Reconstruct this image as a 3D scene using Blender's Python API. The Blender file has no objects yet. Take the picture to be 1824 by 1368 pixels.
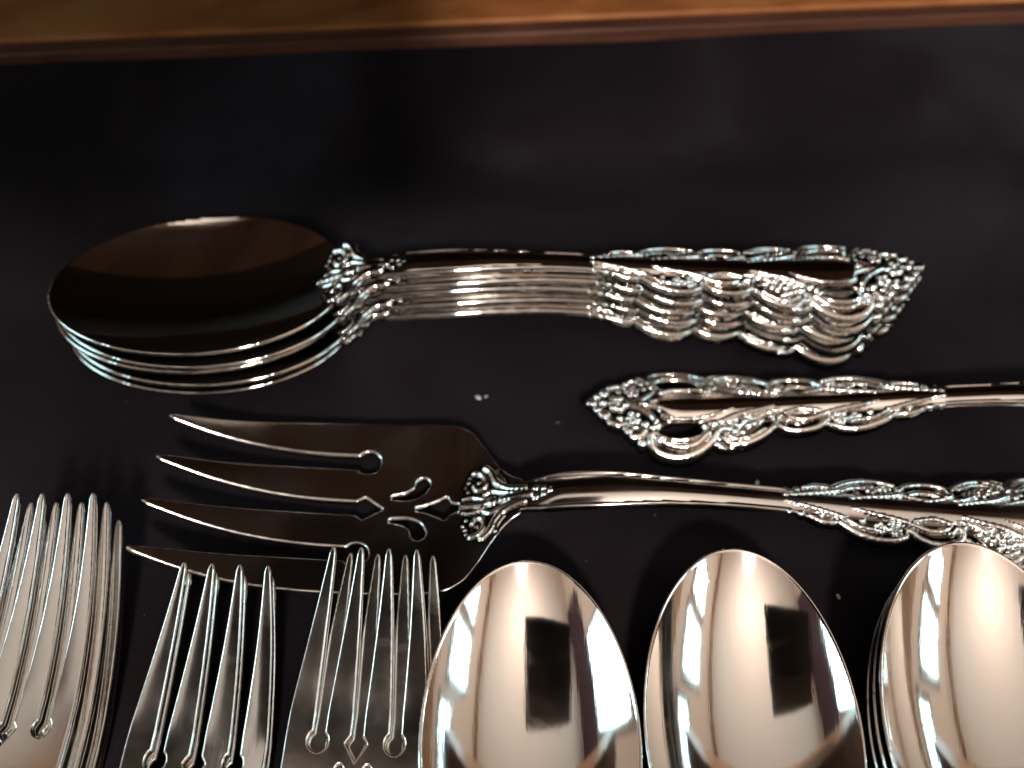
import bpy, math, random
import numpy as np

# ------------------------------------------------------------------ camera, world, light, exposure
sc = bpy.context.scene
C = sc.collection
MM = 0.001
cam_d = bpy.data.cameras.new('camera'); cam = bpy.data.objects.new('camera', cam_d); C.objects.link(cam)
cam.location = (0, 0, 0.180)
cam.rotation_euler = (math.radians(90 - 51.5), 0, 0)
cam_d.sensor_width = 36.0
cam_d.lens = 36.0 * 1600 / 1824
cam_d.clip_start = 0.005; cam_d.clip_end = 30
cam_d.dof.use_dof = True
cam_d.dof.focus_distance = 0.175
cam_d.dof.aperture_fstop = 10.0
sc.camera = cam

w = bpy.data.worlds.new('World'); sc.world = w; w.use_nodes = True
w.node_tree.nodes['Background'].inputs[0].default_value = (0.55, 0.47, 0.40, 1)
w.node_tree.nodes['Background'].inputs[1].default_value = 0.25
WINDOW_STRENGTH = 5.5
CEIL_LAMP = 40.0

sc.view_settings.view_transform = 'Standard'
sc.view_settings.look = 'None'
sc.view_settings.exposure = 0.15
sc.view_settings.gamma = 1.0
sc.view_settings.use_curve_mapping = False
sc.cycles.use_denoising = True
sc.cycles.max_bounces = 7
sc.cycles.diffuse_bounces = 3
sc.cycles.glossy_bounces = 5
sc.cycles.caustics_reflective = False
sc.cycles.sample_clamp_indirect = 6.0
sc.cycles.blur_glossy = 0.3

# ------------------------------------------------------------------ materials
def new_mat(name):
    m = bpy.data.materials.new(name); m.use_nodes = True
    nt = m.node_tree
    return m, nt, nt.nodes['Principled BSDF']

def plain(name, col, rough=0.6):
    m, nt, b = new_mat(name)
    b.inputs['Base Color'].default_value = (*col, 1); b.inputs['Roughness'].default_value = rough
    return m

def add_noise(nt, scale, detail=4, rough=0.55, vec=None):
    n = nt.nodes.new('ShaderNodeTexNoise'); n.inputs['Scale'].default_value = scale
    n.inputs['Detail'].default_value = detail; n.inputs['Roughness'].default_value = rough
    if vec is not None: nt.links.new(vec, n.inputs['Vector'])
    return n

def ramp(nt, src, stops):
    r = nt.nodes.new('ShaderNodeValToRGB'); e = r.color_ramp.elements
    while len(e) < len(stops): e.new(0.5)
    for i, (p, c) in enumerate(stops):
        e[i].position = p; e[i].color = (*c, 1) if len(c) == 3 else c
    nt.links.new(src, r.inputs['Fac'])
    return r

def maprange(nt, src, a, b, c, d):
    n = nt.nodes.new('ShaderNodeMapRange')
    n.inputs[1].default_value = a; n.inputs[2].default_value = b; n.inputs[3].default_value = c; n.inputs[4].default_value = d
    nt.links.new(src, n.inputs[0]); return n

def silver_material(name='silver', r0=0.04, r1=0.10):
    m, nt, b = new_mat(name)
    b.inputs['Metallic'].default_value = 1.0
    tc = nt.nodes.new('ShaderNodeTexCoord')
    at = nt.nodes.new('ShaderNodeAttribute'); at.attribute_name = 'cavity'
    n1 = add_noise(nt, 60, 5, 0.6, tc.outputs['Object'])
    mr = maprange(nt, n1.outputs['Fac'], 0.35, 0.72, r0, r1)
    n3 = add_noise(nt, 95, 4, 0.65, tc.outputs['Object']); n3.inputs['Distortion'].default_value = 1.2
    sm = maprange(nt, n3.outputs['Fac'], 0.58, 0.76, 0.0, 0.05)
    ad = nt.nodes.new('ShaderNodeMath'); ad.operation = 'ADD'
    nt.links.new(mr.outputs[0], ad.inputs[0]); nt.links.new(sm.outputs[0], ad.inputs[1])
    nt.links.new(ad.outputs[0], b.inputs['Roughness'])
    # tarnish and dark reflections, both painted into the recesses of the relief
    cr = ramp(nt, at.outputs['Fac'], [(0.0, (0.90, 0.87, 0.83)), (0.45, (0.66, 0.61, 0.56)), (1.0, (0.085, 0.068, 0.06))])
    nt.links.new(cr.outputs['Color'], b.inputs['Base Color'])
    # hair-fine handling marks
    mp = nt.nodes.new('ShaderNodeMapping'); mp.inputs['Scale'].default_value = (120, 1400, 120)
    nt.links.new(tc.outputs['Object'], mp.inputs['Vector'])
    n2 = add_noise(nt, 1.0, 3, 0.6, mp.outputs['Vector'])
    bp = nt.nodes.new('ShaderNodeBump'); bp.inputs['Strength'].default_value = 0.05; bp.inputs['Distance'].default_value = 0.0002
    nt.links.new(n2.outputs['Fac'], bp.inputs['Height']); nt.links.new(bp.outputs['Normal'], b.inputs['Normal'])
    return m

def cloth_material():
    m, nt, b = new_mat('charcoal_felt')
    tc = nt.nodes.new('ShaderNodeTexCoord')
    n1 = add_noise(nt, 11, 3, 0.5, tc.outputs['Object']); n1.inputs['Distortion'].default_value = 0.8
    cr = ramp(nt, n1.outputs['Fac'], [(0.36, (0.010, 0.0068, 0.0086)), (0.52, (0.018, 0.0132, 0.0158)), (0.70, (0.033, 0.028, 0.034))])  # lighter bluish patches stand in for fold shading and window light on the cloth
    n2 = add_noise(nt, 1500, 4, 0.75, tc.outputs['Object'])
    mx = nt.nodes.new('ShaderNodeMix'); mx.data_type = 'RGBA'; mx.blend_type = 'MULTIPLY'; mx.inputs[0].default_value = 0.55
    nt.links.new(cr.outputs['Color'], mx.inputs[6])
    cr2 = ramp(nt, n2.outputs['Fac'], [(0.3, (0.45, 0.45, 0.45)), (0.7, (1.3, 1.3, 1.3))])
    nt.links.new(cr2.outputs['Color'], mx.inputs[7])
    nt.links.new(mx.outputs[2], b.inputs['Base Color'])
    b.inputs['Roughness'].default_value = 0.95
    b.inputs['Specular IOR Level'].default_value = 0.05
    b.inputs['Sheen Weight'].default_value = 0.015
    b.inputs['Sheen Roughness'].default_value = 0.5
    bp = nt.nodes.new('ShaderNodeBump'); bp.inputs['Strength'].default_value = 0.8; bp.inputs['Distance'].default_value = 0.0006
    nt.links.new(n2.outputs['Fac'], bp.inputs['Height']); nt.links.new(bp.outputs['Normal'], b.inputs['Normal'])
    return m

def wood_material(name, dark, mid, light, sc_=(3, 40, 40), rough=0.38):
    m, nt, b = new_mat(name)
    tc = nt.nodes.new('ShaderNodeTexCoord')
    mp = nt.nodes.new('ShaderNodeMapping'); mp.inputs['Scale'].default_value = sc_
    nt.links.new(tc.outputs['Object'], mp.inputs['Vector'])
    n1 = add_noise(nt, 2.2, 6, 0.6, mp.outputs['Vector']); n1.inputs['Distortion'].default_value = 0.6
    cr = ramp(nt, n1.outputs['Fac'], [(0.28, dark), (0.5, mid), (0.75, light)])
    nt.links.new(cr.outputs['Color'], b.inputs['Base Color'])
    b.inputs['Roughness'].default_value = rough
    return m

def emit(name, col, s):
    m = bpy.data.materials.new(name); m.use_nodes = True; nt = m.node_tree
    nt.nodes.remove(nt.nodes['Principled BSDF'])
    e = nt.nodes.new('ShaderNodeEmission'); e.inputs[0].default_value = (*col, 1); e.inputs[1].default_value = s
    nt.links.new(e.outputs[0], nt.nodes['Material Output'].inputs['Surface'])
    return m

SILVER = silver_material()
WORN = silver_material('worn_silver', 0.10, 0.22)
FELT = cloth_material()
RAIL = wood_material('rail_wood', (0.27, 0.08, 0.024), (0.46, 0.16, 0.048), (0.57, 0.26, 0.09), (14, 26, 30), 0.4)
EDGE_WOOD = wood_material('edge_wood', (0.07, 0.026, 0.016), (0.13, 0.05, 0.03), (0.21, 0.085, 0.045), (8, 60, 60), 0.4)
HUTCH = wood_material('hutch_wood', (0.045, 0.022, 0.012), (0.085, 0.042, 0.022), (0.13, 0.065, 0.033), (14, 1.5, 1.5), 0.45)
DARKWOOD = wood_material('dark_wood', (0.006, 0.004, 0.004), (0.012, 0.008, 0.008), (0.02, 0.014, 0.013), (14, 1.5, 1.5), 0.6)
SHELFW = wood_material('shelf_wood', (0.14, 0.105, 0.086), (0.22, 0.165, 0.135), (0.30, 0.23, 0.19), (14, 1.5, 14), 0.45)
TRIM = wood_material('trim_wood', (0.16, 0.08, 0.04), (0.27, 0.14, 0.068), (0.36, 0.20, 0.105), (14, 14, 1.5), 0.45)
WALLP = plain('beige_paint', (0.70, 0.57, 0.48), 0.85)
CEILP = plain('ceiling_paint', (0.82, 0.67, 0.585), 0.9)
LINTM = plain('lint', (0.55, 0.53, 0.48), 0.9)
PLUM = plain('plum_cloth', (0.05, 0.022, 0.03), 0.9)
FLAPM = plain('flap_dark', (0.034, 0.025, 0.025), 0.5)
DARKM = plain('dark_plastic', (0.008, 0.009, 0.012), 0.35)

# ------------------------------------------------------------------ small helpers
def link(name, me, parent=None, mat=None):
    o = bpy.data.objects.new(name, me); C.objects.link(o)
    if mat is not None and me is not None and not me.materials: me.materials.append(mat)
    if parent is not None: o.parent = parent
    return o

def box(name, lo, hi, mat, parent=None, bev=0.0):
    import bmesh
    bm = bmesh.new(); bmesh.ops.create_cube(bm, size=1)
    lo = np.array(lo); hi = np.array(hi); c = (lo + hi) / 2; s = hi - lo
    for v in bm.verts: v.co = (v.co.x * s[0] + c[0], v.co.y * s[1] + c[1], v.co.z * s[2] + c[2])
    if bev > 0: bmesh.ops.bevel(bm, geom=bm.edges[:], offset=bev, segments=3, affect='EDGES', profile=0.5)
    me = bpy.data.meshes.new(name); bm.to_mesh(me); bm.free()
    return link(name, me, parent, mat)

def spline(pts):
    """natural cubic spline through (x, y) points, returns a vectorised function"""
    x = np.array([p[0] for p in pts], float); y = np.array([p[1] for p in pts], float)
    n = len(x); h = np.diff(x)
    A = np.eye(n); r = np.zeros(n)
    for i in range(1, n - 1):
        A[i, i - 1] = h[i - 1]; A[i, i] = 2 * (h[i - 1] + h[i]); A[i, i + 1] = h[i]
        r[i] = 3 * ((y[i + 1] - y[i]) / h[i] - (y[i] - y[i - 1]) / h[i - 1])
    c = np.linalg.solve(A, r)
    def f(q):
        q = np.asarray(q, float); i = np.clip(np.searchsorted(x, q) - 1, 0, n - 2)
        t = np.clip(q, x[0] - 3, x[-1] + 3) - x[i]
        b = (y[i + 1] - y[i]) / h[i] - h[i] * (2 * c[i] + c[i + 1]) / 3
        d = (c[i + 1] - c[i]) / (3 * h[i])
        return y[i] + b * t + c[i] * t ** 2 + d * t ** 3
    return f

def pchip(pts):
    x = np.array([p[0] for p in pts], float); y = np.array([p[1] for p in pts], float)
    h = np.diff(x); dl = np.diff(y) / h
    m = np.zeros(len(x)); m[0] = dl[0]; m[-1] = dl[-1]
    for i in range(1, len(x) - 1):
        m[i] = 0 if dl[i - 1] * dl[i] <= 0 else 2 * dl[i - 1] * dl[i] / (dl[i - 1] + dl[i])
    def f(q):
        q = np.clip(np.asarray(q, float), x[0], x[-1]); i = np.clip(np.searchsorted(x, q) - 1, 0, len(x) - 2)
        t = (q - x[i]) / h[i]
        return ((2 * t**3 - 3 * t**2 + 1) * y[i] + (t**3 - 2 * t**2 + t) * h[i] * m[i]
                + (-2 * t**3 + 3 * t**2) * y[i + 1] + (t**3 - t**2) * h[i] * m[i + 1])
    return f

def sstep(x, a, b):
    t = np.clip((x - a) / (b - a), 0, 1); return t * t * (3 - 2 * t)

def smin(a, b, k):
    h = np.clip(0.5 + 0.5 * (b - a) / k, 0, 1)
    return b * (1 - h) + a * h - k * h * (1 - h)

# ------------------------------------------------------------------ embossed relief: ridges and beads
class Relief:
    """points with radius and height; mirrored about b = 0"""
    def __init__(self): self.items = []
    def ridge(self, pts, r0, r1=None, h=0.8, edge=True):
        r1 = r0 if r1 is None else r1
        p = np.array(pts, float); n = len(p)
        q = np.vstack([2 * p[0] - p[1], p, 2 * p[-1] - p[-2]])
        out = []
        for i in range(n - 1):
            a, b, c, d = q[i], q[i + 1], q[i + 2], q[i + 3]
            m = max(4, int(np.linalg.norm(c - b) / 0.22))
            for t in np.linspace(0, 1, m, endpoint=False):
                out.append(0.5 * ((2 * b) + (c - a) * t + (2*a - 5*b + 4*c - d) * t*t + (-a + 3*b - 3*c + d) * t**3))
        out.append(p[-1]); out = np.array(out)
        self.items.append((out, 1.15 * np.linspace(r0, r1, len(out)), h, edge)); return self
    def bead(self, a, b, r, h=None, edge=True):
        self.items.append((np.array([[a, b]], float), np.array([r]), r * 0.75 if h is None else h, edge)); return self
    def flower(self, a, b, R=1.9, pr=0.95, n=5, ph=0.3, h=0.75):
        for k in range(n):
            t = ph + 2 * math.pi * k / n
            self.bead(a + R * 0.72 * math.cos(t), b + R * 0.72 * math.sin(t), pr, h)
        return self.bead(a, b, pr * 0.62, h * 1.25)
    def eval(self, a, b):
        bb = np.abs(b); rel = np.zeros_like(a); sd = np.full_like(a, 50.0)
        for pts, rad, h, edge in self.items:
            R = rad.max() + 1.2
            m = (a > pts[:, 0].min() - R) & (a < pts[:, 0].max() + R) & (bb > pts[:, 1].min() - R) & (bb < pts[:, 1].max() + R)
            ix = np.nonzero(m)[0]
            if not len(ix): continue
            for s in range(0, len(ix), 20000):
                j = ix[s:s + 20000]
                d = np.hypot(a[j, None] - pts[None, :, 0], bb[j, None] - pts[None, :, 1])
                e = d - rad[None]
                k = np.argmin(e, axis=1); rr = np.arange(len(j)); dd = d[rr, k]; rk = rad[k]
                rel[j] = np.maximum(rel[j], h * np.sqrt(np.maximum(0, 1 - (dd / rk) ** 2)))
                if edge: sd[j] = np.minimum(sd[j], dd - rk - 0.12)
        return rel, sd

def handle_relief():
    R = Relief()
    # tip: a spray of beads and blossoms
    R.bead(1.6, 0, 1.6); R.bead(3.0, 2.1, 1.1); R.bead(4.7, 3.5, 1.5); R.ridge([(6.2, 5.4), (8.0, 6.0), (9.6, 5.6)], 1.0, 0.7, 0.9); R.bead(8.4, 4.0, 0.8)
    R.bead(10.4, 7.4, 1.15); R.ridge([(11.6, 8.6), (13.2, 8.4), (14.2, 7.2)], 1.0, 0.7, 0.95); R.bead(13.6, 10.0, 1.3); R.bead(12.0, 6.3, 0.8)
    R.bead(4.4, 0.0, 1.1, 1.1); R.flower(8.0, 0.0, 2.3, 1.05, 6, 0.2, 0.95)
    R.flower(11.6, 3.9, 1.7, 0.8, 5, 0.5, 0.8)
    R.ridge([(11.0, 0.0), (13.5, 1.2), (15.8, 3.0), (17.0, 4.6)], 0.8, 0.6, 0.8)
    R.ridge([(12.0, 0.0), (15.0, 0.3), (18.0, 1.2)], 0.7, 0.5, 0.9)
    R.bead(14.4, 5.4, 1.0); R.bead(16.3, 6.2, 0.9)
    # large C-scroll beside the pierced opening
    R.ridge([(18.6, 8.4), (17.2, 7.4), (15.7, 8.4), (15.9, 10.6), (18.2, 12.2), (22.0, 12.9), (26.0, 12.2), (29.4, 10.2), (31.2, 7.6)], 0.85, 0.95, 1.0)
    R.ridge([(18.4, 9.4), (20.6, 10.4), (23.6, 10.7), (26.6, 9.9), (29.2, 7.6)], 0.55, 0.75, 0.75)
    R.ridge([(17.6, 6.0), (19.6, 8.3), (22.6, 9.0), (25.6, 8.5), (28.6, 6.2)], 0.7, 0.7, 0.7)
    R.bead(17.6, 9.2, 0.9)
    R.bead(30.4, 5.4, 1.1); R.bead(31.8, 9.0, 0.8); R.bead(32.6, 6.6, 1.0)
    # rose cluster over a leaf scroll
    R.flower(35.2, 6.0, 1.9, 0.9, 5, 0.0, 0.9); R.flower(38.9, 5.0, 1.7, 0.8, 5, 0.6, 0.85)
    R.bead(41.6, 4.9, 0.9); R.bead(37.2, 7.6, 0.8)
    R.ridge([(32.6, 9.0), (34.6, 10.2), (38.0, 10.1), (41.6, 8.7), (44.4, 6.6)], 0.75, 0.8, 0.9)
    R.ridge([(33.4, 8.0), (36.0, 9.0), (39.0, 8.6), (42.4, 6.9)], 0.6, 0.5, 0.6)
    R.ridge([(30.6, 10.0), (32.6, 10.9), (35.0, 11.0)], 0.6, 0.5, 0.6)
    # open cartouche
    R.ridge([(47.6, 5.2), (46.4, 4.0), (45.2, 4.8), (45.7, 6.5), (48.4, 7.5), (51.6, 7.6), (54.8, 6.8), (57.0, 5.2)], 0.75, 0.8, 1.0)
    R.ridge([(47.4, 3.7), (50.0, 4.7), (53.0, 4.7), (56.0, 3.7)], 0.6, 0.6, 0.7)
    R.bead(44.6, 3.7, 0.8); R.bead(57.6, 3.8, 0.9)
    # second blossom and scroll
    R.flower(60.2, 4.9, 1.6, 0.8, 5, 0.2, 0.85); R.flower(63.4, 4.9, 1.3, 0.65, 5, 0.8, 0.7)
    R.ridge([(58.0, 6.6), (61.0, 7.5), (65.0, 7.4), (69.0, 6.2), (72.2, 4.4)], 0.7, 0.8, 0.9)
    R.ridge([(65.0, 5.4), (68.0, 4.9), (70.4, 3.7)], 0.6, 0.5, 0.65)
    R.bead(67.0, 3.5, 0.75); R.bead(73.0, 3.4, 0.95); R.bead(70.6, 2.9, 0.6)
    R.ridge([(73.6, 4.5), (76.2, 4.5), (79.0, 3.6)], 0.8, 0.55, 0.8)
    # leaves lapping over the central rib
    R.ridge([(32.4, 5.2), (36.0, 3.6), (40.5, 2.6), (44.6, 1.6)], 0.85, 0.45, 1.2)
    R.ridge([(40.0, 4.6), (43.0, 3.2), (46.0, 2.6)], 0.6, 0.4, 1.0)
    R.ridge([(47.4, 3.2), (51.2, 2.3), (55.4, 3.0)], 0.55, 0.55, 1.0)
    R.ridge([(57.2, 3.6), (61.0, 2.7), (66.0, 1.9), (69.0, 1.2)], 0.75, 0.4, 1.2)
    R.ridge([(71.4, 3.4), (76.0, 2.2), (81.0, 1.2), (84.0, 0.7)], 0.7, 0.35, 1.15)
    R.ridge([(18.6, 3.4), (21.5, 4.4), (26.0, 4.4), (30.0, 3.6), (33.6, 2.4), (37.0, 1.0)], 0.55, 0.35, 0.95)
    R.bead(76.0, 3.0, 0.7); R.bead(80.6, 3.1, 0.85); R.bead(83.2, 2.9, 0.55)
    return R

def collar_relief():
    R = Relief()
    R.ridge([(0.5, 1.9), (4.5, 2.9), (7.5, 5.4), (9.0, 8.6), (10.6, 10.2)], 0.95, 0.8, 1.05)
    R.ridge([(13.4, 9.3), (11.5, 8.7), (10.2, 6.7), (10.6, 4.6), (12.4, 4.1), (13.3, 5.5)], 0.75, 0.55, 0.95)
    R.ridge([(1.5, 1.0), (5.5, 2.0), (8.6, 3.1), (10.4, 2.4)], 0.8, 0.55, 0.8)
    R.ridge([(5.6, 4.9), (7.0, 7.0), (7.3, 8.8)], 0.7, 0.5, 0.6)
    R.ridge([(-1, 0.2), (3, 0.2), (6.2, 0.2)], 0.9, 0.7, 1.0)
    R.bead(8.6, 0, 1.5, 1.1); R.ridge([(10.4, 0.1), (14.0, 0.2), (17.6, 0.0)], 0.85, 0.45, 0.95)
    R.ridge([(10.8, 1.3), (13.6, 2.3), (15.8, 2.0)], 0.62, 0.4, 0.8)
    for a, b, r in [(14.9, 6.9, .6), (15.6, 5.6, .55), (14.6, 8.2, .5), (14.8, 4.1, .55), (16.9, 1.2, .45), (12.0, 6.4, .6),
                    (-2.4, 1.3, .85), (-4.4, 0.8, .65), (-6.0, 0.2, .6), (3.4, 1.5, .5)]:
        R.bead(a, b, r)
    return R

DROOP = 0.028      # the ornate end is convex across its width
HR = handle_relief(); CR = collar_relief()
plate_w = pchip([(0, 0.6), (3, 2.4), (8, 5.2), (13, 7.8), (15, 9.0), (18, 10.6), (22, 11.6), (26, 11.0), (30, 8.6), (32.5, 7.4), (35, 8.6), (39, 8.2),
                 (43.5, 5.2), (46, 5.4), (51, 6.4), (55.5, 5.2), (58, 5.0), (62, 6.2), (67, 5.6), (72, 3.6), (76, 3.9), (82, 3.2)])
rib_w = pchip([(17.0, 0.0), (17.8, 2.1), (20, 3.6), (24, 4.5), (30, 4.3), (40, 3.6), (55, 3.1), (70, 2.8), (80, 2.4), (84, 2.3)])

def handle_fields(a, b, shank_w, a_neck):
    """a: distance from the handle's end, b: lateral. returns sdf, relief, ornament weight"""
    bb = np.abs(b)
    wpl = np.where(a < 82, plate_w(a), shank_w(a))
    f = np.maximum((bb - wpl) * 0.9, -a - 0.2)
    rel = np.zeros_like(a)
    m = a < 86
    if m.any():
        r, sd = HR.eval(a[m], b[m])
        # smooth central rib standing above the ornament
        tt = sstep(a[m], 74, 86); rw = np.maximum(rib_w(a[m]) * (1 - tt) + 0.70 * shank_w(a[m]) * tt, 1e-3); q = bb[m] / rw
        q = q / 1.12; rib = np.where((q < 1) & (a[m] > 17.0), 1.05 * np.minimum(1, rw / 2.6) * np.maximum(0, 1 - q * q) ** 0.9, 0)
        rel[m] = np.maximum(r, rib)
        f[m] = np.minimum(f[m], sd)
    hole = np.sqrt(((a - 23.0) / 5.0) ** 2 + ((bb - 6.75 + (a - 23) * 0.04) / 1.75) ** 2) - 1
    f = np.maximum(f, -hole * 1.75)
    # shank: crowned middle and two reeded lines along each edge
    s = (a > 78)
    if s.any():
        ws = shank_w(a[s]); q = np.clip(bb[s] / ws, 0, 1)
        on = sstep(a[s], 78, 85) * (1 - 0.75 * sstep(a[s], a_neck - 8, a_neck))
        fade = 1 - 0.75 * sstep(a[s], a_neck - 8, a_neck)
        crown = np.where(a[s] >= 86, 1.05 * np.minimum(1, 0.70 * ws / 2.6) * np.maximum(0, 1 - (q / 0.784) ** 2) ** 0.9 * fade, 0)
        def line(c, r_, h): return h * np.sqrt(np.maximum(0, 1 - ((bb[s] - c) / r_) ** 2))
        lines = line(ws - 0.6, 0.5, 0.45)
        rel[s] = np.maximum(np.maximum(rel[s], crown), on * lines)
    orn = 1 - sstep(a, 80, 86)
    return f, rel, orn

# ------------------------------------------------------------------ sheet mesher: outline by marching squares, normals from the fields
def mesh_sheet(xs, ys, fields, part_of, names, mat=None):
    """fields(x, y) -> f (sdf, mm), zt, zb, cavity.   returns {name: mesh}, lowest z"""
    X, Y = np.meshgrid(xs, ys, indexing='ij'); nx, ny = X.shape
    f, _, _, _ = fields(X.ravel(), Y.ravel()); f = f.reshape(nx, ny)
    ins = f < 0
    nid = -np.ones((nx, ny), int); k = ins.sum(); nid[ins] = np.arange(k)
    px, py = X[ins], Y[ins]
    ex = []; hid = {}; vid = {}
    def crossing(i0, j0, i1, j1):
        t = f[i0, j0] / (f[i0, j0] - f[i1, j1]); t = min(0.93, max(0.07, t))
        ex.append((X[i0, j0] + t * (X[i1, j1] - X[i0, j0]), Y[i0, j0] + t * (Y[i1, j1] - Y[i0, j0]))); return len(ex) - 1
    a, b, c, d = ins[:-1, :-1], ins[1:, :-1], ins[1:, 1:], ins[:-1, 1:]
    full = a & b & c & d; mixed = (a | b | c | d) & ~full
    fi, fj = np.nonzero(full)
    quads = np.stack([nid[fi, fj], nid[fi + 1, fj], nid[fi + 1, fj + 1], nid[fi, fj + 1]], 1)
    plab = list(part_of(X[fi, fj], Y[fi, fj])) if len(fi) else []
    top = [tuple(q) for q in quads.tolist()]
    polys = []   # mixed polygons: entries ('n', id) or ('e', id)
    for i, j in zip(*np.nonzero(mixed)):
        cor = [(i, j), (i + 1, j), (i + 1, j + 1), (i, j + 1)]; poly = []
        for q in range(4):
            p0 = cor[q]; p1 = cor[(q + 1) % 4]
            if ins[p0]: poly.append((0, nid[p0]))
            if ins[p0] != ins[p1]:
                key = (p0, p1) if p0 < p1 else (p1, p0)
                if key not in hid: hid[key] = crossing(*key[0], *key[1])
                poly.append((1, hid[key]))
        if len(poly) >= 3: polys.append((poly, i, j))
    ex = np.array(ex).reshape(-1, 2)
    ne = len(ex)
    def ev(x, y): return fields(x, y)
    e = 0.03
    def grads(x, y):
        F1 = ev(x + e, y); F0 = ev(x - e, y); G1 = ev(x, y + e); G0 = ev(x, y - e)
        return [((p - q) / (2 * e), (r - s) / (2 * e)) for p, q, r, s in zip(F1[:3], F0[:3], G1[:3], G0[:3])]
    _, zt, zb, cav = ev(px, py)
    g = grads(px, py)
    nt_ = np.stack([-g[1][0], -g[1][1], np.ones(k)], 1); nb_ = np.stack([g[2][0], g[2][1], -np.ones(k)], 1)
    fe, ezt, ezb, ecav = ev(ex[:, 0], ex[:, 1])
    ge = grads(ex[:, 0], ex[:, 1])
    ne_ = np.stack([ge[0][0], ge[0][1], np.zeros(ne) + 0.15], 1)
    V = np.vstack([np.stack([px, py, zt], 1), np.stack([px, py, zb], 1), np.stack([ex[:, 0], ex[:, 1], (ezt + ezb) / 2], 1)])
    N = np.vstack([nt_, nb_, ne_]); N /= np.linalg.norm(N, axis=1, keepdims=True) + 1e-9
    CAV = np.concatenate([cav, cav * 0, ecav])
    faces = top + [tuple(q) for q in (quads[:, ::-1] + k).tolist()]
    labs = plab + plab
    for poly, i, j in polys:
        l = int(part_of(np.array([X[i, j]]), np.array([Y[i, j]]))[0])
        faces.append(tuple(int(v) if t == 0 else int(v) + 2 * k for t, v in poly)); labs.append(l)
        faces.append(tuple(int(v) + k if t == 0 else int(v) + 2 * k for t, v in poly)[::-1]); labs.append(l)
    labs = np.array(labs)
    out = {}
    for li, nm in enumerate(names):
        idx = np.nonzero(labs == li)[0]
        if not len(idx): continue
        sub = [faces[q] for q in idx]
        used = np.unique(np.fromiter((v for q in sub for v in q), int))
        rem = -np.ones(len(V), int); rem[used] = np.arange(len(used)); rl = rem.tolist()
        me = bpy.data.meshes.new(nm)
        me.from_pydata((V[used] * MM).tolist(), [], [[rl[v] for v in q] for q in sub])
        me.polygons.foreach_set('use_smooth', [True] * len(me.polygons))
        at = me.attributes.new('cavity', 'FLOAT', 'POINT'); at.data.foreach_set('value', CAV[used].astype(np.float32))
        me.update()
        me.normals_split_custom_set_from_vertices(N[used].tolist())
        me.materials.append(mat or SILVER)
        out[nm] = me
    return out, float(V[:, 2].min())

def axis(*segs):
    """grid lines: (start, end, step) runs"""
    out = []
    for a, b, s in segs: out.append(np.arange(a, b - s * 0.25, s))
    out.append(np.array([segs[-1][1]])); return np.concatenate(out)

def yaxis(W, s, wide=None, s2=None):
    n = int(math.ceil(W / s)); y = np.linspace(-W, W, 2 * n + 1)
    if wide:
        n2 = int(math.ceil((wide - W) / s2)); o = np.linspace(W, wide, n2 + 1)[1:]
        y = np.concatenate([-o[::-1], y, o])
    return y

def edge_round(f, re):
    d = np.clip(-f, 0, re) / re
    return np.sqrt(np.clip(1 - (1 - d) ** 2, 0, 1))

# ------------------------------------------------------------------ spoon
def spoon_fields(L, LB, W, D, zprof, shank_w, skew, cs, rim=12.0, rake=0.0, full=0.18):
    cx = LB / 2; A = LB / 2; xn = LB + 8.5          # xn: middle of the neck
    def fields(x, y):
        a = L - x
        ws = W * (1 + skew * (x - cx))
        ex_, ey_ = (x - cx) / A, y / ws
        e = ex_ ** 2 + ey_ ** 2
        gr = np.sqrt((2 * ex_ / A) ** 2 + (2 * ey_ / ws) ** 2 + 1e-5)
        fb = (e - 1) / gr
        fh, rel, orn = handle_fields(a, y, shank_w, L - xn)
        fh = np.where(x > LB - 6, fh, 60.0)
        # collar
        cr, csd = CR.eval((xn - x) / cs, y / cs)
        inner = sstep(x, LB - 16, LB - 8)
        f = smin(fb, np.maximum(fh, LB - 6 - x), 5.0 * (1 - sstep(x, xn + 2, xn + 12)) + 0.01)
        f = np.where(x > xn + 12, fh, f)
        f = np.where((x > LB - 3) & (x < xn + 8), np.minimum(f, csd * cs), f)
        ec = np.minimum(e, 1.25)
        zb_ = rim - D * (1 - (1 - full) * ec - full * ec * ec) - rake * (x - cx)
        zh = zprof(x)
        t = sstep(x, LB - 7, LB + 8)
        z = zb_ * (1 - t) + zh * t - DROOP * y * y * t * orn
        th = 1.65 * (1 - t) + 1.6 * t
        rd = edge_round(f, 0.75)
        relh = rel * t + cr * cs * np.where(x < xn + 9, 1, 0) * 0.9
        zt = z + (th / 2 + relh) * rd
        zbm = z - th / 2 * rd
        oc = np.maximum(orn * t, ((np.abs(xn - 5 * cs - x) < 12 * cs) & (csd < 0.5)) * 1.0)
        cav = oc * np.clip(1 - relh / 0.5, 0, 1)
        return f, zt, zbm, cav
    def part_of(x, y):
        return np.where(x < LB - 1, 0, np.where(x < xn + 7, 1, np.where(x < L - 84, 2, 3))).astype(int)
    return fields, part_of, ['bowl', 'neck_ornament', 'shank', 'ornate_handle']

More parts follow.
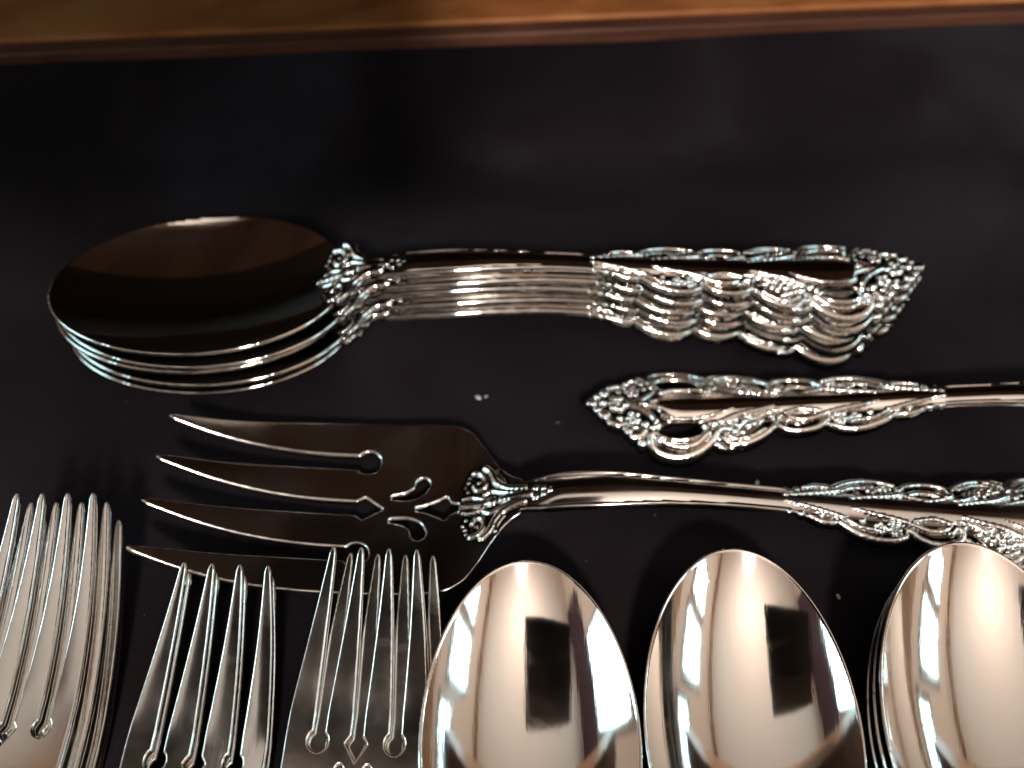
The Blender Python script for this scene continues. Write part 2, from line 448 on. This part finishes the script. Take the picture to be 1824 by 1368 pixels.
# ------------------------------------------------------------------ fork
def fork_fields(L, tine, spt, spr, twr, shoulder, zprof, shank_w, cs, pierced, bulb, crown=0.03, tpow=1.12):
    """spt / spr: tine spacing at tip / root, twr: tine half-width at root, shoulder: x where the head closes on the neck"""
    xn = shoulder + 9
    sp = pchip([(0, spt), (tine * 0.5, spt + (spr - spt) * 0.62), (tine, spr), (tine + 14, spr * 1.02), (shoulder, spr * 0.9)])
    def tw(x): return np.where(x < 1.4, 0.15 + 0.62 * np.sqrt(np.clip(x, 0, None) / 1.4), 0.77) + (twr - 0.77) * (1 - (1 - np.clip((x - 0.5) / (tine * 0.85), 0, 1)) ** tpow)
    hw_root = 1.5 * spr + twr
    head_w = pchip([(tine, hw_root), (tine + (shoulder - tine) * 0.45, hw_root * 1.0), (shoulder - 8, hw_root * 0.97), (shoulder - 4, hw_root * 0.88), (shoulder - 1, hw_root * 0.70), (shoulder + 2, hw_root * 0.47), (shoulder + 5, hw_root * 0.30), (shoulder + 9, 3.6)])
    def fields(x, y):
        a = L - x; bb = np.abs(y)
        s_ = sp(x); t_ = tw(np.clip(x, 0, tine))
        wo = np.where(x < tine, 1.5 * s_ + t_, head_w(x))
        f = np.maximum((bb - wo) * 0.93, -x - 0.0)
        g = s_ / 2 - t_
        for sk in (-1, 0, 1):
            yy = y - sk * s_
            sl = np.maximum(np.abs(yy) - g, x - tine)
            if sk == 0: bl = (np.abs(x - tine - bulb * 0.2) / (bulb * 1.5) + np.abs(yy) / bulb - 1) * bulb * 0.75
            else: bl = np.hypot(x - tine - bulb * 0.1, yy) - bulb
            f = np.maximum(f, -np.minimum(sl, bl))
        for hole in pierced: f = np.maximum(f, -hole(x, y))
        fh, rel, orn = handle_fields(a, y, shank_w, L - xn)
        cr, csd = CR.eval((xn - x) / cs, y / cs)
        f = np.where(x > shoulder + 8, fh, np.where(x > shoulder, smin(f, fh, 2.0), f))
        f = np.where((x > shoulder - 6) & (x < xn + 8), np.minimum(f, csd * cs), f)
        t = sstep(x, shoulder, xn + 6)
        z = zprof(x) + 0.005 * y * y * (1 - t) * sstep(x, 0, tine) - DROOP * y * y * t * orn
        th = 1.9 * (1 - t) + 1.7 * t
        rd = edge_round(f, 0.5)
        dm = np.maximum(t_, 0.3); dd = np.clip(-f, 0, dm); dome = crown * 1.6 * (dd - dd * dd / (2 * dm)) * (1 - sstep(x, tine - 9, tine - 1))
        relh = rel * t + cr * cs * 0.9 * np.where(x < xn + 9, 1, 0)
        zt = z + (th / 2 + relh) * rd + dome
        zbm = z - th / 2 * rd
        oc = np.maximum(orn * t, ((np.abs(xn - 5 * cs - x) < 12 * cs) & (csd < 0.5)) * 1.0)
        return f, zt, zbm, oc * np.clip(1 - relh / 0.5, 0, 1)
    def part_of(x, y):
        k = np.clip(np.floor(y / sp(x) + 2), 0, 3).astype(int)
        return np.where(x < tine - 1.5, k, np.where(x < shoulder, 4, np.where(x < xn + 7, 5, np.where(x < L - 84, 6, 7)))).astype(int)
    return fields, part_of, ['tine', 'tine.b', 'tine.c', 'tine.d', 'head', 'neck_ornament', 'shank', 'ornate_handle']

def make_thing(name, meshes, label, cat, loc, rotz, group=None, tilt=0.0, roll=0.0):
    r = bpy.data.objects.new(name, None); C.objects.link(r)
    r.empty_display_size = 0.01
    r.location = tuple(v * MM for v in loc); r.rotation_euler = (math.radians(roll), math.radians(tilt), math.radians(rotz))
    r['label'] = label; r['category'] = cat
    if group: r['group'] = group
    for nm, me in meshes.items(): link(nm.split('.')[0], me, r)
    return r

# ================================================================== the setting
def cloth():
    xs = np.linspace(-330, 330, 221); ys = np.concatenate([np.linspace(-160, 190, 90), np.linspace(191.5, 300, 110)])
    rnd = np.random.RandomState(4)
    waves = [(rnd.uniform(.012, .04), rnd.uniform(.02, .06), rnd.uniform(0, 6.3), rnd.uniform(-.5, .5)) for _ in range(7)]
    X, Y = np.meshgrid(xs, ys, indexing='ij')
    foot = 222 + 0.077 * X + 5 * np.sin(X * 0.021 + 1) + 3 * np.sin(X * 0.05)                     # where the lining turns up the side
    top = 249 + 0.077 * X
    u = (Y - foot) / (top - foot)
    Z = np.where(u < 0, 0, 33.5 * (np.clip(u, 0, 1.0) ** 2.2))
    Yw = np.where(u > 1.0, top + (Y - top) * 0.02, Y)
    far = sstep(Y, 176, 215) * (1 - sstep(u, 0.7, 1.0))
    for kx, ky, ph, am in waves: Z = Z + far * 6.5 * am * np.sin(kx * X + ky * Y + ph)
    Z += 0.12 * np.sin(X * 0.09 + 1) * np.sin(Y * 0.11) - 0.12
    n, m = X.shape; idx = np.arange(n * m).reshape(n, m)
    q = np.stack([idx[:-1, :-1], idx[1:, :-1], idx[1:, 1:], idx[:-1, 1:]], -1).reshape(-1, 4)
    me = bpy.data.meshes.new('drawer_lining')
    me.from_pydata((np.stack([X, Yw, Z], -1).reshape(-1, 3) * MM).tolist(), [], q.tolist())
    me.polygons.foreach_set('use_smooth', [True] * len(me.polygons))
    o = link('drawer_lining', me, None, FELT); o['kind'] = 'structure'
cloth()

# wooden rail behind the lining
rail = bpy.data.objects.new('drawer_rail', None); C.objects.link(rail)
rail.location = (0, 0.2515, 0.0); rail.rotation_euler = (0, 0, math.radians(4.4))
rail['label'] = 'brown wooden drawer rail behind the dark felt lining'; rail['category'] = 'rail'
box('inner_edge', (-0.40, -0.003, -0.01), (0.40, 0.0035, 0.0355), EDGE_WOOD, rail, 0.0008)
box('top_board', (-0.40, 0.004, -0.01), (0.40, 0.075, 0.0362), RAIL, rail, 0.0012)

# the room the silver mirrors: walls, ceiling, windows, a hutch, and unseen dark pieces added to darken reflections
def struct(o): o['kind'] = 'structure'; return o
struct(box('ceiling', (-1.7, -2.6, 1.62), (1.6, 1.4, 1.66), CEILP))
struct(box('wall_left', (-1.56, -2.6, -1.0), (-1.5, 1.4, 1.62), WALLP))
struct(box('wall_right', (1.4, -2.6, -1.0), (1.46, 1.4, 1.62), WALLP))
struct(box('wall_front', (-1.5, -2.46, -1.0), (1.4, -2.4, 1.62), WALLP))
struct(box('wall_back', (-1.5, 1.3, -1.0), (1.4, 1.36, 1.62), WALLP))
struct(box('floor', (-1.7, -2.6, -1.06), (1.6, 1.4, -1.0), TRIM))
struct(box('crown_moulding', (1.33, -2.39, 1.545), (1.398, 1.29, 1.617), TRIM, None, 0.01))
struct(box('wainscot', (1.36, -2.39, -1.0), (1.398, 1.29, 0.36), TRIM, None, 0.006))
PANE = emit('daylight', (0.58, 0.90, 1.0), WINDOW_STRENGTH)
def window(name, x, y0, y1, z0, z1, side):
    o = struct(box(name, (x - 0.02, y0 - 0.05, z0 - 0.05), (x + 0.02, y1 + 0.05, z1 + 0.05), TRIM))
    xx = x + side * 0.024
    box('pane', (xx - 0.003, y0, z0), (xx + 0.003, y1, z1), PANE, o)
    return o
window('window_left', -1.477, -0.40, 0.24, 0.25, 1.0, 1)
window('window_right', 1.377, -0.85, -0.50, 0.66, 1.10, -1)
window('window_right', 1.377, -0.36, -0.02, 0.62, 1.08, -1)
window('window_right', 1.377, 0.14, 0.50, 0.50, 0.72, -1)
pband = box('plum_band', (-1.46, -0.9, 1.08), (-1.40, 0.9, 1.60), PLUM, None, 0.01)  # unseen, added so the silver mirrors a dark sleeve colour
pband['label'] = 'unseen plum band added to darken reflections, in place of a sleeve'; pband['category'] = 'plum_band'
hutch = bpy.data.objects.new('hutch', None); C.objects.link(hutch); hutch.location = (0, 0.0, 0.0)
hutch['label'] = 'dark brown wooden hutch over the drawer, with an unseen shelf added for dark reflections'; hutch['category'] = 'hutch'
box('back_panel', (-0.45, 0.46, 0.02), (0.45, 0.48, 0.204), DARKWOOD, hutch, 0.003)  # painted near black for the shade inside the hutch
box('added_shelf', (-0.47, 0.1335, 0.205), (0.47, 0.228, 0.262), SHELFW, hutch, 0.003)  # unseen overhang, added and shaped to block bright reflections with brown
box('shade_panel', (-0.47, 0.2285, 0.2055), (0.47, 0.48, 0.26), DARKWOOD, hutch, 0.002)  # near-black colour stands for shade under the hutch
box('added_lip', (-0.47, 0.121, 0.202), (0.47, 0.133, 0.265), TRIM, hutch, 0.003)  # paler lip added for a lit edge in the reflections
lamp = bpy.data.lights.new('ceiling_lamp', 'POINT'); lamp.energy = CEIL_LAMP; lamp.shadow_soft_size = 0.06; lamp.color = (1.0, 0.925, 0.86)
lo = bpy.data.objects.new('ceiling_lamp', lamp); C.objects.link(lo); lo.location = (0.10, -0.78, 0.86)
sb = bpy.data.objects.new('dark_block', None); C.objects.link(sb); sb.location = (0, -1.5, -1.0)  # unseen dark mass added behind the camera, stands for the photographer's body
sb['label'] = 'unseen dark block added opposite the drawer to darken reflections'; sb['category'] = 'dark_block'
box('block_body', (-1.25, -0.4, 0.0), (0.62, 0.25, 1.92), DARKWOOD, sb, 0.004)
for k in range(3): box('block_front', (-1.22 + 0.61 * k, 0.252, 0.1), (-0.64 + 0.61 * k, 0.27, 1.86), DARKWOOD, sb, 0.004)
# the telephone that takes the picture, held landscape; only its reflection shows
ph = bpy.data.objects.new('phone', None); C.objects.link(ph)
ph.location = (0, -0.0156, 0.1996); ph.rotation_euler = (math.radians(90 - 51.5), 0, 0)
ph['label'] = 'black phone held above the silver, mirrored in the spoon bowls'; ph['category'] = 'phone'
box('body', (-0.162, -0.009, 0.0), (0.010, 0.068, 0.008), DARKM, ph, 0.003)
box('added_flap', (-0.164, 0.066, 0.0082), (0.012, 0.116, 0.0115), FLAPM, ph, 0.001)  # unseen flap, added to extend the dark block mirrored in the silver
box('screen', (-0.159, -0.006, 0.0082), (0.007, 0.060, 0.0088), DARKM, ph, 0.0002)

# ================================================================== the silver
shank_spoon = pchip([(82, 3.2), (92, 3.1), (105, 3.6), (120, 4.3), (130, 4.1), (137, 3.3), (145, 3.0)])
TL, TLB = 215.0, 72.0
tbl_z = spline([(60, 10.6), (TLB, 11.2), (78, 12.2), (86, 13.0), (100, 13.4), (122, 12.2), (150, 9.0), (180, 6.4), (200, 5.4), (TL, 5.4)])
f_, p_, n_ = spoon_fields(TL, TLB, 23.6, 8.0, tbl_z, shank_spoon, 0.0012, 0.92, 10.2, 0.0, 0.04)
TBL, tz = mesh_sheet(axis((-0.5, 60, 0.6), (60, 86, 0.25), (86, 130, 0.5), (130, TL + 1, 0.27)), yaxis(14, 0.27, 24.6, 0.5), f_, p_, n_)

shank_fork = pchip([(82, 3.2), (92, 3.2), (108, 3.7), (125, 4.7), (134, 4.6), (140, 3.8), (150, 3.4)])
def comma(x0, y0, s):
    R = Relief(); R.ridge([(x0, y0), (x0 + 3.2, y0 + s * 0.3), (x0 + 5.6, y0 + s * 1.6), (x0 + 6.4, y0 + s * 3.3)], 0.35, 1.35, 1)
    pts, rad, _, _ = R.items[0]
    def h(x, y):
        out = np.full_like(x, 30.0); m = (np.abs(x - x0 - 3) < 9) & (np.abs(y - y0 - s * 1.5) < 8)
        if m.any(): out[m] = (np.hypot(x[m][:, None] - pts[:, 0], y[m][:, None] - pts[:, 1]) - rad).min(1)
        return out
    return h
def spade(x0):
    def h(x, y):
        u = x - x0; bb = np.abs(y)
        wv = np.interp(u, [0, 2, 5, 6.4, 7.0, 7.6, 9.6, 10.2], [0.3, 0.7, 1.9, 2.7, 2.5, 1.3, 0.6, 0.05])
        return np.maximum((bb - wv) * 0.8, np.maximum(-u, u - 10.2))
    return h
SL = 222.0
srv_z = spline([(0, 13.5), (12, 8.0), (28, 3.8), (44, 2.2), (60, 2.6), (70, 4.4), (80, 9.0), (93, 12.6), (110, 13.2), (145, 9.6), (180, 6.4), (205, 5.4), (SL, 5.4)])
f_, p_, n_ = fork_fields(SL, 45.0, 11.2, 11.8, 4.3, 73.0, srv_z, shank_fork, 0.88,
                         [comma(52.0, 3.0, 1), comma(52.0, -3.0, -1), spade(57.5)], 2.7, 0.01, 1.9)
SRV, sz_ = mesh_sheet(axis((-0.3, 64, 0.36), (64, 90, 0.25), (90, 136, 0.45), (136, SL + 1, 0.27)), yaxis(23.5, 0.28), f_, p_, n_, WORN)

place_z = spline([(56, 8.0), (66, 9.0), (73, 11.6), (81, 13.2), (94, 13.0), (115, 9.8), (145, 6.5), (168, 5.4), (190, 5.4)])
f_, p_, n_ = spoon_fields(190.0, 66.0, 20.4, 9.4, place_z, pchip([(82, 3.0), (95, 3.2), (110, 3.8), (116, 3.2), (122, 3.0)]), 0.0012, 0.8, 10.6, 0.09)
PLC, pz = mesh_sheet(axis((-0.5, 60, 0.3), (60, 191, 0.7)), yaxis(21.6, 0.27), f_, p_, n_)

sal_z = spline([(0, 14.0), (10, 9.8), (22, 6.0), (34, 3.4), (46, 2.1), (56, 3.2), (66, 7.4), (80, 11.2), (96, 11.0), (125, 7.6), (150, 5.6), (170, 5.4)])
def dot(x0, y0): return lambda x, y: np.hypot((x - x0) * 0.6, y - y0) - 0.7
f_, p_, n_ = fork_fields(170.0, 35.0, 5.6, 7.2, 2.65, 56.0, sal_z, pchip([(82, 3.0), (98, 3.4), (106, 3.2), (114, 3.2)]), 0.72,
                         [dot(40.5, 2.6), dot(40.5, -2.6)], 1.75, 0.10)
SAL, slz = mesh_sheet(axis((-0.2, 44, 0.25), (44, 171, 0.6)), yaxis(13.6, 0.2), f_, p_, n_, WORN)

din_z = spline([(0, 13.5), (12, 8.6), (26, 4.4), (42, 2.2), (56, 2.2), (66, 4.0), (78, 9.0), (92, 12.6), (112, 12.0), (145, 7.4), (175, 5.6), (195, 5.4)])
f_, p_, n_ = fork_fields(195.0, 43.0, 5.1, 6.5, 2.3, 66.0, din_z, pchip([(82, 3.1), (100, 3.6), (116, 3.6), (124, 3.2), (130, 3.2)]), 0.75, [], 1.5, 0.06)
DIN, dz_ = mesh_sheet(axis((-0.2, 50, 0.30), (50, 196, 0.65)), yaxis(12.6, 0.2), f_, p_, n_, WORN)

# five nested tablespoons
words = ['topmost', 'second from the top', 'middle', 'fourth from the top', 'bottom']
for i, (zz, dx, dy, dr) in enumerate([(14.4, 0, 0, 0), (10.3, 1.0, -.6, .3), (7.7, -.9, .5, -.25), (3.3, .8, -.2, .3), (0, -.3, .4, -.2)]):
    make_thing('tablespoon', TBL, 'silver tablespoon with ornate pierced handle, %s of the nested stack of five' % words[i], 'spoon',
               (-111.5 + dx, 153.4 + dy, zz - tz), 2.5 + dr, 'nested tablespoons lying sideways', -0.10 * (4 - i))
# one more, its handle reaching in
make_thing('serving_spoon', TBL, 'single silver spoon whose ornate pierced handle end points at the stacked tablespoons', 'spoon', (17.6 + 215.0, 129.0 - 2.2, -tz), 178.6)
make_thing('serving_fork', SRV, 'large silver serving fork with four curved tines and pierced head', 'fork', (-79.0, 105.6, -sz_), -1.6)

# place spoons with handles toward the viewer
def toward(name, meshes, label, cat, tip, ang, z, group=None, tilt=0, roll=0):
    return make_thing(name, meshes, label, cat, (tip[0], tip[1], z), -90 + ang, group, tilt, roll)
toward('place_spoon', PLC, 'bright silver spoon whose bowl lies right beside the short forks', 'spoon', (3.2, 86.0), 0.5, -pz, 'spoons with bowls pointing away along the front', 0, 1.2)
toward('place_spoon', PLC, 'bright silver spoon, middle of the three bowls, below the serving fork handle', 'spoon', (45.4, 88.6), -2.0, -pz + 0.4, 'spoons with bowls pointing away along the front', 0.8, -2.2)
for i, t in enumerate(['top', 'middle', 'bottom']):
    toward('place_spoon', PLC, 'silver spoon cut off by the picture edge, %s of its nested stack' % t, 'spoon', (90.2 - .3 * i, 86.6 - .4 * i), -6.0, -pz + (2 - i) * 3.2, 'nested spoons at the corner')
# salad forks
for i, t in enumerate(['upper', 'lower']):
    toward('salad_fork', SAL, 'short silver fork, %s of the pair nested together between the other fork stacks' % t, 'fork', (-57.0 + .25 * i, 83.6 - .9 * i), -2.6, -slz + (1 - i) * 2.7, 'forks lying with tines away')
for i, t in enumerate(['upper', 'lower']):
    toward('salad_fork', SAL, 'short silver fork, %s of the two with interleaved tines beside the spoon bowl' % t, 'fork', (-27.6 + 3.1 * i, 87.2 - .1 * i), -2.4 + .3 * i, -slz + 2.6 - i * 2.6, 'forks lying with tines away')
for i, (dx, dy) in enumerate([(0, 0), (2.0, -.6), (1.0, -1.2), (3.0, -1.8), (2.6, -2.6)]):
    toward('dinner_fork', DIN, 'long silver fork, %s of the tall stack at the picture edge' % ['topmost', 'second from the top', 'third from the top', 'fourth from the top', 'lowest'][i], 'fork',
           (-92.4 + dx, 96.0 + dy), 0.4, -dz_ + (4 - i) * 2.6, 'tall stack of forks')

# crumbs of lint on the felt
def crumb(x, y, s, seed):
    import bmesh
    bm = bmesh.new(); bmesh.ops.create_icosphere(bm, subdivisions=2, radius=1)
    rnd = random.Random(seed)
    for v in bm.verts: v.co *= rnd.uniform(0.6, 1.2); v.co.x *= 1.7; v.co.z *= 0.6
    me = bpy.data.meshes.new('lint'); bm.to_mesh(me); bm.free()
    o = link('lint_speck', me, None, LINTM); o.location = (x * MM, y * MM, s * 0.5 * MM); o.scale = (s * MM,) * 3; o.rotation_euler[2] = rnd.uniform(0, 3)
    return o

for k, (x, y, sz, lab) in enumerate([(-8.5, 138.6, .55, 'pale speck of lint on the felt below the tablespoon shanks'), (-6.6, 139.0, .3, 'tiny pale speck of lint close beside a larger one below the tablespoon shanks'),
                                     (57.6, 113.2, .5, 'pale speck of lint between the single handle and the serving fork'), (-66.0, 190.0, .4, 'faint speck of lint on the felt behind the tablespoon bowls'),
                                     (70.2, 84.5, .4, 'small tan crumb on the felt between two spoon bowls')]):
    o = crumb(x, y, sz, k); o['label'] = lab; o['category'] = 'lint speck'; o['group'] = 'specks of lint on the felt'

# dust in the felt
def dust():
    rnd = random.Random(9); V = []; F = []
    for k in range(45):
        x = rnd.uniform(-130, 140); y = rnd.uniform(45, 205); s_ = rnd.uniform(0.05, 0.13) * (1.6 if k % 17 == 0 else 1); a = rnd.uniform(0, 6.3); l = s_ * rnd.uniform(1, 3.2)
        c_, d_ = math.cos(a), math.sin(a); n = len(V)
        for u, v, z in ((-l, -s_, 0.06), (l, -s_, 0.06), (l, s_, 0.06), (-l, s_, 0.06), (0, 0, 0.06 + s_)):
            V.append(((x + u * c_ - v * d_) * MM, (y + u * d_ + v * c_) * MM, z * MM))
        F += [(n, n + 1, n + 4), (n + 1, n + 2, n + 4), (n + 2, n + 3, n + 4), (n + 3, n, n + 4)]
    me = bpy.data.meshes.new('dust'); me.from_pydata(V, [], F)
    o = link('dust', me, None, DUSTM); o['kind'] = 'stuff'; o['label'] = 'fine pale dust caught in the dark felt'; o['category'] = 'dust'
DUSTM = plain('dust', (0.16, 0.14, 0.13), 0.9)
dust()
